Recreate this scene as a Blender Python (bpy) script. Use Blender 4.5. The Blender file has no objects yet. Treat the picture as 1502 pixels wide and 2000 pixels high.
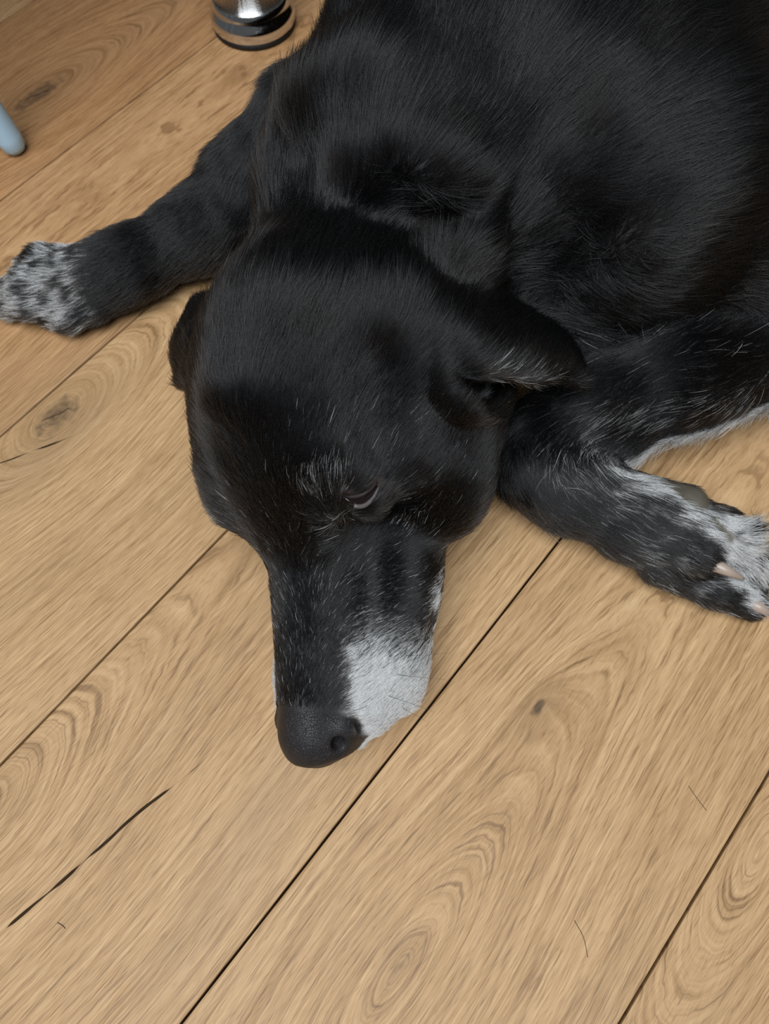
import bpy, bmesh, math, random
import numpy as np
from mathutils import Vector, Matrix

# ------------------------------------------------------------------ camera
scene = bpy.context.scene
COL = scene.collection
CAM_H = 0.42
PITCH, ROLL = 1.17254, -0.04811            # below the horizon / about the lens axis
FPX = 1450.0                               # focal length for a 1502 x 2000 picture
FW = np.array([0, math.cos(PITCH), -math.sin(PITCH)])
_r = np.array([1.0, 0, 0]); _u = np.cross(_r, FW)
RT = math.cos(ROLL) * _r + math.sin(ROLL) * _u
UP = -math.sin(ROLL) * _r + math.cos(ROLL) * _u
cam = bpy.data.cameras.new('camera')
cam_ob = bpy.data.objects.new('camera', cam); COL.objects.link(cam_ob)
cam.sensor_fit = 'AUTO'; cam.sensor_width = 36.0; cam.lens = FPX / 2000 * 36.0
cam.clip_start = 0.01
M = Matrix.Identity(4)
for i in range(3):
    M[i][0], M[i][1], M[i][2] = RT[i], UP[i], -FW[i]
M[2][3] = CAM_H
cam_ob.matrix_world = M
cam.dof.use_dof = True; cam.dof.focus_distance = 0.36; cam.dof.aperture_fstop = 11.0
scene.camera = cam_ob

# ------------------------------------------------------------------ light
world = bpy.data.worlds.new('room_light'); scene.world = world; world.use_nodes = True
bg = world.node_tree.nodes['Background']
bg.inputs['Color'].default_value = (0.93, 0.97, 1.0, 1); bg.inputs['Strength'].default_value = 0.17
def area(name, loc, target, sx, sy, power, col):
    l = bpy.data.lights.new(name, 'AREA'); l.shape = 'RECTANGLE'; l.size = sx; l.size_y = sy
    l.energy = power; l.color = col
    o = bpy.data.objects.new(name, l); COL.objects.link(o); o.location = loc
    o.rotation_euler = (Vector(target) - Vector(loc)).to_track_quat('-Z', 'Y').to_euler()
area('overhead_daylight', (-0.45, -0.75, 3.0), (0, 0.25, 0), 2.4, 2.0, 258, (0.90, 0.965, 1.0))  # unseen broad area light overhead, stands in for the room's soft daylight
vs = scene.view_settings
vs.view_transform = 'Standard'; vs.look = 'None'; vs.gamma = 1.0; vs.use_curve_mapping = False
vs.exposure = -0.88
try: scene.cycles.use_denoising = False
except Exception: pass
scene.cycles.max_bounces = 5; scene.cycles.diffuse_bounces = 2; scene.cycles.glossy_bounces = 3

rng = np.random.default_rng(7)
FUR = 1.0

# ------------------------------------------------------------------ helpers
def at(u, v, z):
    """point at height z on the sight line through a place in the 1502 x 2000 frame"""
    d = FW + RT * (u - 751) / FPX - UP * (v - 1000) / FPX
    t = (z - CAM_H) / d[2]
    return np.array([0, 0, CAM_H]) + d * t

def empty(name, loc, label, cat):
    o = bpy.data.objects.new(name, None); COL.objects.link(o); o.location = loc
    o['label'] = label; o['category'] = cat
    return o

def link(name, mesh, mat, parent=None, smooth=True):
    if mat and not mesh.materials: mesh.materials.append(mat)
    o = bpy.data.objects.new(name, mesh); COL.objects.link(o)
    if parent is not None: o.parent = parent
    if smooth and len(mesh.polygons): mesh.polygons.foreach_set('use_smooth', [True] * len(mesh.polygons))
    return o

def mesh_from(name, verts, faces):
    me = bpy.data.meshes.new(name); me.from_pydata([tuple(map(float, v)) for v in verts], [], faces); me.update()
    return me

def tube(name, pts, radii, seg=10):
    """closed tapering tube along a poly-line"""
    pts = [np.array(p, float) for p in pts]
    V, Fc = [], []
    prev = None
    for i, p in enumerate(pts):
        t = pts[min(i + 1, len(pts) - 1)] - pts[max(i - 1, 0)]; t /= np.linalg.norm(t) + 1e-12
        if prev is None:
            a = np.cross(t, [0, 0, 1.0])
            if np.linalg.norm(a) < 1e-3: a = np.cross(t, [1.0, 0, 0])
        else: a = prev - t * (prev @ t)
        a /= np.linalg.norm(a); b = np.cross(t, a); prev = a
        for k in range(seg):
            an = 2 * math.pi * k / seg
            V.append(p + radii[i] * (math.cos(an) * a + math.sin(an) * b))
    n = len(pts)
    for i in range(n - 1):
        for k in range(seg):
            k2 = (k + 1) % seg
            Fc.append((i * seg + k, i * seg + k2, (i + 1) * seg + k2, (i + 1) * seg + k))
    Fc.append(tuple(range(seg))[::-1]); Fc.append(tuple((n - 1) * seg + k for k in range(seg)))
    return mesh_from(name, V, Fc)

def spline(pts, n):
    """Catmull-Rom through control points"""
    p = np.array(pts, float); p = np.vstack([2 * p[0] - p[1], p, 2 * p[-1] - p[-2]])
    out = []
    m = len(p) - 3
    for q in np.linspace(0, m - 1e-9, n):
        i = int(q); t = q - i
        a, b, c, d = p[i:i + 4]
        out.append(0.5 * (2 * b + (c - a) * t + (2 * a - 5 * b + 4 * c - d) * t * t + (3 * b - a - 3 * c + d) * t ** 3))
    return np.array(out)

def lathe(name, prof, seg=48):
    V, Fc = [], []
    for r, z in prof:
        for k in range(seg):
            an = 2 * math.pi * k / seg; V.append((r * math.cos(an), r * math.sin(an), z))
    n = len(prof)
    for i in range(n - 1):
        for k in range(seg):
            k2 = (k + 1) % seg
            Fc.append((i * seg + k, i * seg + k2, (i + 1) * seg + k2, (i + 1) * seg + k))
    Fc.append(tuple(range(seg))[::-1]); Fc.append(tuple((n - 1) * seg + k for k in range(seg)))
    return mesh_from(name, V, Fc)

class Nodes:
    def __init__(self, name):
        self.m = bpy.data.materials.new(name); self.m.use_nodes = True
        self.t = self.m.node_tree; self.t.nodes.clear()
        self.out = self.t.nodes.new('ShaderNodeOutputMaterial')
    def new(self, kind, **kw):
        n = self.t.nodes.new(kind)
        for k, v in kw.items(): setattr(n, k, v)
        return n
    def put(self, sock, v):
        if isinstance(v, bpy.types.NodeSocket): self.t.links.new(v, sock)
        elif v is not None: sock.default_value = v
    def math(self, op, a, b=None, c=None, clamp=False):
        n = self.new('ShaderNodeMath', operation=op, use_clamp=clamp)
        self.put(n.inputs[0], a); self.put(n.inputs[1], b); self.put(n.inputs[2], c)
        return n.outputs[0]
    def add(self, a, b): return self.math('ADD', a, b)
    def sub(self, a, b): return self.math('SUBTRACT', a, b)
    def mul(self, a, b): return self.math('MULTIPLY', a, b)
    def xyz(self, x, y, z):
        n = self.new('ShaderNodeCombineXYZ')
        for i, v in enumerate((x, y, z)): self.put(n.inputs[i], v)
        return n.outputs[0]
    def noise(self, vec, scale, detail=2.0, rough=0.5):
        n = self.new('ShaderNodeTexNoise'); self.put(n.inputs['Vector'], vec)
        n.inputs['Scale'].default_value = scale; n.inputs['Detail'].default_value = detail
        n.inputs['Roughness'].default_value = rough
        return n.outputs['Fac']
    def ss(self, v, lo, hi, a=0.0, b=1.0):
        n = self.new('ShaderNodeMapRange', interpolation_type='SMOOTHSTEP')
        for i, q in enumerate((v, lo, hi, a, b)): self.put(n.inputs[i], q)
        return n.outputs[0]
    def mix(self, f, a, b, mode='MIX'):
        n = self.new('ShaderNodeMix', data_type='RGBA', blend_type=mode)
        self.put(n.inputs[0], f); self.put(n.inputs[6], a); self.put(n.inputs[7], b)
        return n.outputs[2]
    def attr(self, name, kind='GEOMETRY', out='Fac'):
        n = self.new('ShaderNodeAttribute', attribute_type=kind, attribute_name=name)
        return n.outputs[out]
    def principled(self, color, rough, metallic=0.0, spec=0.5, bump=None, bstr=0.1, bdist=0.001):
        n = self.new('ShaderNodeBsdfPrincipled')
        self.put(n.inputs['Base Color'], color); self.put(n.inputs['Roughness'], rough)
        self.put(n.inputs['Metallic'], metallic); self.put(n.inputs['Specular IOR Level'], spec)
        if bump is not None:
            b = self.new('ShaderNodeBump'); b.inputs['Strength'].default_value = bstr; b.inputs['Distance'].default_value = bdist
            self.put(b.inputs['Height'], bump); self.t.links.new(b.outputs[0], n.inputs['Normal'])
        self.t.links.new(n.outputs[0], self.out.inputs[0])
        return n

def lin(r, g, b):
    f = lambda c: (c / 255 / 12.92) if c / 255 <= 0.04045 else ((c / 255 + 0.055) / 1.055) ** 2.4
    return (f(r), f(g), f(b), 1.0)

def simple(name, col, rough, metallic=0.0, spec=0.5, nscale=60, namount=0.12):
    N = Nodes(name)
    tc = N.new('ShaderNodeTexCoord').outputs['Object']
    k = N.noise(tc, nscale, 3)
    c = N.mix(N.mul(k, namount), col, tuple(0.5 * x for x in col[:3]) + (1,))
    N.principled(c, rough, metallic, spec, bump=k, bstr=0.05)
    return N.m

# ------------------------------------------------------------------ oak material
def oak(p):
    N = Nodes('oak_plank')
    s = N.new('ShaderNodeSeparateXYZ'); N.put(s.inputs[0], N.new('ShaderNodeTexCoord').outputs['Object'])
    u, v = s.outputs[0], s.outputs[1]
    A = lambda n: float(p[n])
    seed = N.math('MULTIPLY_ADD', N.new('ShaderNodeObjectInfo').outputs['Random'], 60.0 if p.get('generic') else 0.0, A('seed') * 13.7)
    low = N.noise(N.xyz(N.mul(u, 3.0), N.mul(v, 14.0), seed), 1.0, 1)
    vw = N.add(v, N.mul(N.sub(low, 0.5), 0.024))
    du = N.math('DIVIDE', N.sub(u, A('ku')), A('asp')); dv = N.sub(vw, A('kv'))
    du = N.math('DIVIDE', du, N.math('SQRT', N.add(1.0, N.mul(N.mul(du, du), A('tight')))))   # the grain runs straight again away from a knot
    r = N.math('SQRT', N.add(N.add(N.mul(du, du), N.mul(dv, dv)), 0.000002))
    rho = r
    if p['kd2']:      # second small knot that bends the grain
        du2 = N.math('DIVIDE', N.sub(u, A('ku2')), 2.2); dv2 = N.sub(v, A('kv2'))
        r2 = N.math('SQRT', N.add(N.mul(du2, du2), N.mul(dv2, dv2)))
        rho = N.sub(r, N.mul(N.math('POWER', 2.718, N.mul(r2, -85.0)), A('kd2') * 0.010))
    jag = N.noise(N.xyz(N.mul(u, 110), N.mul(v, 240), seed), 1.0, 1)
    rhoj = N.add(rho, N.mul(N.sub(jag, 0.5), 0.0012))
    # growth rings
    ph = N.math('FRACT', N.add(N.math('DIVIDE', rhoj, 0.0088), N.mul(low, 2.5)))
    ring = N.mul(N.ss(ph, 0.0, 0.72), N.ss(ph, 1.0, 0.86))
    ramt = N.mul(N.ss(low, 0.34, 0.60), A('rings'))
    # fibres that follow the rings
    fib1 = N.noise(N.xyz(N.mul(u, 13), N.mul(rho, 560), seed), 1.0, 1, 0.6)
    fib2 = N.noise(N.xyz(N.mul(u, 36), N.mul(rhoj, 1250), N.add(seed, 5)), 1.0, 1, 0.7)
    fib3 = N.noise(N.xyz(N.mul(u, 120), N.mul(v, 1900), N.add(seed, 2)), 1.0, 1, 0.6)
    pore = N.ss(fib2, 0.40, 0.30)
    broad = N.noise(N.xyz(N.mul(u, 2.4), N.mul(rho, 75), N.add(seed, 4)), 1.0, 1)
    streak = N.ss(fib1, 0.36, 0.24)
    t = N.add(N.mul(fib1, 0.60), N.add(N.mul(fib2, 0.70), N.add(N.mul(broad, 0.34), N.mul(fib3, 0.50))))
    t = N.sub(t, 1.07)
    t = N.sub(t, N.mul(N.mul(N.sub(ring, 0.45), ramt), 0.10))
    t = N.math('MULTIPLY_ADD', t, 0.86, 0.52, clamp=True)
    rp = N.new('ShaderNodeValToRGB'); N.put(rp.inputs[0], t)
    e = rp.color_ramp.elements
    e[0].position = 0.12; e[0].color = lin(128, 94, 61)
    e[1].position = 0.90; e[1].color = lin(212, 178, 134)
    for p_, c in ((0.36, lin(162, 126, 86)), (0.52, lin(179, 142, 101)), (0.68, lin(193, 157, 115))):
        q = e.new(p_); q.color = c
    col = rp.outputs[0]
    col = N.mix(N.mul(pore, 0.40), col, lin(112, 82, 54))
    col = N.mix(N.mul(N.ss(fib3, 0.37, 0.25), 0.35), col, lin(104, 76, 52))
    col = N.mix(N.mul(streak, 0.22), col, lin(112, 80, 54))
    # plank tone
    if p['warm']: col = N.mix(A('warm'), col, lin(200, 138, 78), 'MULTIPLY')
    grey = N.ss(low, 0.5, 0.72)
    col = N.mix(N.mul(grey, 0.28), col, lin(146, 120, 90))
    # knots: a dark heart with a ragged edge
    if p['kd'] or p['kd2']: kn = N.noise(N.xyz(N.mul(u, 150), N.mul(v, 190), seed), 1.0, 1, 0.6)
    if p['kd']:
        kr = A('kr')
        e1 = N.sub(r, N.mul(N.sub(kn, 0.5), 0.010))
        heart = N.mul(N.ss(e1, kr, kr * 0.3), A('kd'))
        halo = N.mul(N.ss(r, kr * 3.4, kr * 0.8), A('kd'))
        col = N.mix(N.mul(halo, 0.35), col, lin(120, 92, 62))
        col = N.mix(N.mul(heart, N.add(0.35, N.mul(kn, 0.6))), col, lin(62, 50, 40))
        if kr > 0.008:
            kcr = N.mul(N.ss(N.math('ABSOLUTE', N.add(dv, N.add(N.mul(N.sub(u, A('ku')), 0.35), N.mul(N.sub(kn, .5), .004)))), 0.0011, 0.0003),
                        N.mul(N.ss(N.math('ABSOLUTE', N.sub(u, A('ku'))), kr, kr * .7), A('kd')))
            col = N.mix(N.mul(kcr, 0.9), col, lin(24, 19, 16))
    if p['kd2']:
        e2 = N.sub(r2, N.mul(N.sub(kn, 0.5), 0.004))
        heart2 = N.mul(N.ss(e2, 0.0030, 0.0008), A('kd2'))
        col = N.mix(N.mul(N.mul(N.ss(r2, 0.018, 0.002), A('kd2')), 0.3), col, lin(116, 86, 56))
        col = N.mix(N.mul(heart2, 0.75), col, lin(58, 42, 30))
    crack = None
    if p['crack_w']:     # a drying crack that runs along the grain
        cn = N.noise(N.xyz(N.mul(u, 24), seed, 0.0), 1.0, 1, 0.6)
        cw = N.noise(N.xyz(N.mul(u, 42), N.add(seed, 40), 0.0), 1.0, 1)
        cd = N.math('ABSOLUTE', N.sub(v, N.add(N.add(A('crack_v'), N.mul(N.sub(u, A('crack_u')), A('crack_s'))), N.mul(N.sub(cn, 0.5), 0.005))))
        prof = N.ss(N.math('ABSOLUTE', N.sub(u, A('crack_u'))), A('crack_l'), A('crack_l') * 0.45)
        width = N.mul(N.mul(N.ss(cw, 0.35, 0.52), prof), A('crack_w'))
        crack = N.ss(N.sub(cd, width), 0.0002, -0.0002)
        col = N.mix(N.mul(crack, 0.93), col, lin(26, 20, 17))
    rough = N.add(0.46, N.mul(fib2, 0.14))
    hgt = N.noise(N.xyz(N.mul(u, 60), N.mul(v, 1300), seed), 1.0, 0)
    N.principled(col, N.math('MAXIMUM', rough, crack) if crack else rough, 0.0, N.mul(N.sub(1.0, crack), 0.30) if crack else 0.30, bump=hgt, bstr=0.35, bdist=0.0006)
    return N.m

# ------------------------------------------------------------------ floor
YAW = -0.73457; PW, OFF = 0.16038, -0.50615
NV = np.array([math.cos(YAW), math.sin(YAW), 0]); UV = np.array([-NV[1], NV[0], 0])
PL = 1.38
sub = simple('subfloor_dark', lin(44, 32, 24), 0.9)
bm = bmesh.new(); bmesh.ops.create_cube(bm, size=1.0, matrix=Matrix.Diagonal((3.1, 4.0, 0.02, 1)))
me = bpy.data.meshes.new('floor'); bm.to_mesh(me); bm.free()
floor = link('floor', me, sub, smooth=False)
FC = np.array([0.0, 0.3, -0.0225]); FROT = math.atan2(UV[1], UV[0])
floor.location = FC; floor.rotation_euler = (0, 0, FROT)
floor['kind'] = 'structure'; floor['label'] = 'oak plank floor under the black dog'
def plank_mesh(length):
    bm = bmesh.new()
    bmesh.ops.create_cube(bm, size=1.0, matrix=Matrix.Diagonal((length - 0.0005, PW - 0.0011, 0.012, 1)))
    top = [e for e in bm.edges if all(v.co.z > 0 for v in e.verts)]
    bmesh.ops.bevel(bm, geom=top, offset=0.0011, segments=2, profile=0.6, affect='EDGES')
    for v in bm.verts: v.co.z -= 0.006
    m = bpy.data.meshes.new('plank'); bm.to_mesh(m); bm.free()
    return m
DEF = dict(tight=420.0, ku=3.0, kv=0.05, asp=5.0, kr=0.006, kd=0.0, rings=0.6, warm=0.0, ku2=9.0, kv2=0.0, kd2=0.0,
           crack_v=9.0, crack_u=0.0, crack_s=0.0, crack_l=0.1, crack_w=0.0, seed=1.0)
def uvk(px, py, k):
    P = at(px, py, 0); return float(P @ UV), float(P @ NV - (OFF + (k + 0.5) * PW))
SPEC = {  # plank row -> features picked from the photograph (frame position of knots and cracks)
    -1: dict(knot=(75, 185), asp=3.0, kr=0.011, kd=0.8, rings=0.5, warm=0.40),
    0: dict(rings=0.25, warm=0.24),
    1: dict(knot=(108, 808), asp=2.2, kr=0.0105, kd=0.8, rings=0.7, crack=((0, 905), (125, 858), 0.0008)),
    2: dict(knot=(-30, 1590), asp=2.0, kr=0.010, kd=0.35, rings=0.6, crack=((-20, 1840), (340, 1530), 0.0009)),
    3: dict(knot=(778, 1905), asp=3.4, kr=0.0035, kd=0.3, rings=0.6, small=(1050, 1385)),
    4: dict(knot=(1490, 1655), asp=3.6, kr=0.003, kd=0.15, rings=0.4),
}
rnd = random.Random(3)
GENERIC = []
for ku, kv, asp, warm in ((-0.3, 0.05, 5.0, 0.0), (0.25, -0.04, 4.0, 0.12), (1.6, 0.02, 6.0, 0.06)):
    g = dict(DEF); g.update(ku=ku, kv=kv, asp=asp, warm=warm, generic=1, seed=len(GENERIC) + 1.0)
    GENERIC.append(plank_mesh(PL)); GENERIC[-1].materials.append(oak(g))
u_mid = float(FC @ UV); v_mid = float(FC @ NV)
first_start = {-1: -0.35, 0: -0.62, 1: -0.30, 2: -0.55, 3: -0.42, 4: -0.38}
for k in range(-14, 18):
    vc = OFF + (k + 0.5) * PW
    if abs(vc - v_mid) > 2.06: continue
    s0 = first_start.get(k, rnd.uniform(-0.9, -0.1))
    j0 = math.floor((u_mid - 2.3 - s0) / PL)
    for j in range(j0, j0 + 6):
        uc = s0 + (j + 0.5) * PL
        if abs(uc - u_mid) > 1.55 + PL / 2 - 0.02: continue
        a = dict(DEF); a['seed'] = rnd.uniform(0, 9)
        sp = SPEC.get(k)
        if sp and j == 0:
            # local y of the plank runs along -NV (x along UV, z up)
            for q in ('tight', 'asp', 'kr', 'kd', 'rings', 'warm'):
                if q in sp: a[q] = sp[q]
            if 'knot' in sp:
                uu, vv = uvk(*sp['knot'], k); a['ku'] = uu - uc; a['kv'] = -vv
            else: a['ku'] = 1.4; a['kv'] = 0.03
            if 'small' in sp:
                uu, vv = uvk(*sp['small'], k); a['ku2'] = uu - uc; a['kv2'] = -vv; a['kd2'] = 1.0
            if 'crack' in sp:
                (p1, p2, w) = sp['crack']
                u1, v1 = uvk(*p1, k); u2, v2 = uvk(*p2, k)
                a['crack_u'] = (u1 + u2) / 2 - uc; a['crack_v'] = -(v1 + v2) / 2
                a['crack_s'] = -(v2 - v1) / (u2 - u1); a['crack_l'] = abs(u2 - u1) / 2 * 1.45; a['crack_w'] = w
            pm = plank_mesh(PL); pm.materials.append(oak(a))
        else: pm = GENERIC[(k + j) % 3]
        o = bpy.data.objects.new('plank', pm); COL.objects.link(o)
        P = UV * uc + NV * vc
        o.parent = floor
        o.matrix_parent_inverse = (Matrix.Translation(FC) @ Matrix.Rotation(FROT, 4, 'Z')).inverted()
        o.location = (P[0], P[1], 0.0); o.rotation_euler = (0, 0, FROT)
# ------------------------------------------------------------------ dog: signed distance sculpt
def smin(a, b, k):
    h = np.maximum(k - np.abs(a - b), 0.0) / k
    return np.minimum(a, b) - h * h * k * 0.25
def smax(a, b, k): return -smin(-a, -b, k)

def steps(stops):
    """rectilinear grid coordinates; stops = [(start, end, spacing), ...]"""
    out = [np.array([stops[0][0]])]
    for a, b, d in stops:
        n = max(1, int(round((b - a) / d))); out.append(np.linspace(a, b, n + 1)[1:])
    return np.concatenate(out).astype(np.float32)
GX = steps([(-0.295, -0.125, 0.0025), (-0.125, 0.235, 0.0017), (0.235, 0.66, 0.005)])
GY = steps([(0.005, 0.262, 0.0017), (0.262, 0.42, 0.0025), (0.42, 1.02, 0.005)])
GZ = steps([(-0.006, 0.15, 0.0017), (0.15, 0.262, 0.003)])
FIELD = np.full((len(GX), len(GY), len(GZ)), 0.2, np.float32)

def box(lo, hi):
    sl = []
    for g, a, b in zip((GX, GY, GZ), lo, hi):
        i0 = max(0, np.searchsorted(g, a) - 1); i1 = min(len(g), np.searchsorted(g, b) + 1)
        sl.append(slice(i0, max(i1, i0 + 1)))
    return tuple(sl)
def coords(sl):
    return (GX[sl[0]][:, None, None], GY[sl[1]][None, :, None], GZ[sl[2]][None, None, :])

def apply(d, sl, k, op='add'):
    f = FIELD[sl]
    FIELD[sl] = smin(f, d, k) if op == 'add' else smax(f, -d, k)

def d_capsule(X, Y, Z, a, b, ra, rb, flat=None):
    a = np.asarray(a, np.float32); b = np.asarray(b, np.float32); ab = b - a
    L2 = float(ab @ ab) + 1e-12
    px, py, pz = X - a[0], Y - a[1], Z - a[2]
    t = np.clip((px * ab[0] + py * ab[1] + pz * ab[2]) / L2, 0, 1)
    dx, dy, dz = px - t * ab[0], py - t * ab[1], pz - t * ab[2]
    d2 = dx * dx + dy * dy + dz * dz
    if flat is not None:                         # (axis, factor): thinner along that axis
        n, q = flat; n = np.asarray(n, float); n = n / np.linalg.norm(n)
        c = dx * n[0] + dy * n[1] + dz * n[2]
        d2 = d2 + c * c * (1 / q ** 2 - 1)
    return np.sqrt(d2) - (ra + (rb - ra) * t)

FLOW = []          # (a, b, hair length, direction) used later to comb the coat
def cap(pts, radii, k=0.02, op='add', flat=None, hair=None, flow=None):
    pts = [np.asarray(p, float) for p in pts]
    if len(pts) == 1: pts = [pts[0], pts[0] + 1e-5]; radii = [radii[0]] * 2
    for (a, b, ra, rb) in zip(pts[:-1], pts[1:], radii[:-1], radii[1:]):
        m = max(ra, rb) + k + 0.006
        sl = box(np.minimum(a, b) - m, np.maximum(a, b) + m)
        apply(d_capsule(*coords(sl), a, b, ra, rb, flat), sl, k, op)
        if hair and op == 'add':
            FLOW.append((a, b, hair, (b - a) if flow is None else np.asarray(flow, float), max(ra, rb)))

def ell(c, rad, axes=None, k=0.02, op='add', hair=None, flow=None):
    c = np.asarray(c, float); R = np.eye(3) if axes is None else np.array(axes, float)
    R = R / np.linalg.norm(R, axis=1)[:, None]
    m = max(rad) + k + 0.006
    sl = box(c - m, c + m)
    X, Y, Z = coords(sl); X, Y, Z = X - c[0], Y - c[1], Z - c[2]
    q = [(X * R[i][0] + Y * R[i][1] + Z * R[i][2]) for i in range(3)]
    k0 = np.sqrt(sum((q[i] / rad[i]) ** 2 for i in range(3)))
    k1 = np.sqrt(sum((q[i] / rad[i] ** 2) ** 2 for i in range(3))) + 1e-9
    apply((k0 * (k0 - 1) / k1).astype(np.float32), sl, k, op)
    if hair: FLOW.append((c, c + 1e-4, hair, np.asarray(flow, float), float(np.mean(rad))))

def sheet(rows, r0, r1, k=0.006, n=(44, 30), hair=0.008):
    """thin curved flap through a grid of control points (rows from root to tip)"""
    rows = [spline(r, n[1]) for r in rows]
    cols = np.array([spline([r[j] for r in rows], n[0]) for j in range(n[1])])     # [col][row]
    pts = cols.transpose(1, 0, 2)
    rad = np.linspace(r0, r1, n[0])
    lo = pts.reshape(-1, 3).min(0) - r0 - k - 0.004; hi = pts.reshape(-1, 3).max(0) + r0 + k + 0.004
    sl = box(lo, hi); X, Y, Z = coords(sl)
    d = np.full(np.broadcast_shapes(X.shape, Y.shape, Z.shape), 1.0, np.float32)
    for i in range(n[0]):
        for j in range(n[1]):
            p = pts[i, j]
            s2 = box(p - 0.014, p + 0.014)
            o = tuple(slice(max(a.start, b.start) - b.start, min(a.stop, b.stop) - b.start) for a, b in zip(s2, sl))
            if any(q.stop <= q.start for q in o): continue
            e = np.sqrt((X[o[0]] - p[0]) ** 2 + (Y[:, o[1]] - p[1]) ** 2 + (Z[:, :, o[2]] - p[2]) ** 2) - rad[i]
            d[o] = np.minimum(d[o], e)
    apply(d, sl, k)
    for i in range(0, n[0] - 3, 7):
        for j in range(0, n[1], 7):
            t_ = pts[min(i + 3, n[0] - 1), j] - pts[i, j]
            FLOW.append((pts[i, j], pts[min(i + 3, n[0] - 1), j], hair, t_ / (np.linalg.norm(t_) + 1e-9) + np.array([0, 1.3, 0.3]), 0.008))

# ---- head frame (x to the nose, y to the dog's left, z out of the forehead), in head centimetres
HS = 0.0113
HO = np.array([-0.0455, 0.1535, 0.0830])
hp, hr = math.radians(21.5), math.radians(31)
HF = np.array([0.0, -math.cos(hp), -math.sin(hp)])
_hu = np.array([0.0, -math.sin(hp), math.cos(hp)])
HL = math.cos(hr) * np.array([1.0, 0, 0]) + math.sin(hr) * _hu
HU = -math.sin(hr) * np.array([1.0, 0, 0]) + math.cos(hr) * _hu
def hw(x, y, z): return HO + HS * (x * HF + y * HL + z * HU)
def to_head(P):
    q = (np.asarray(P) - HO) / HS
    return q @ HF, q @ HL, q @ HU

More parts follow.
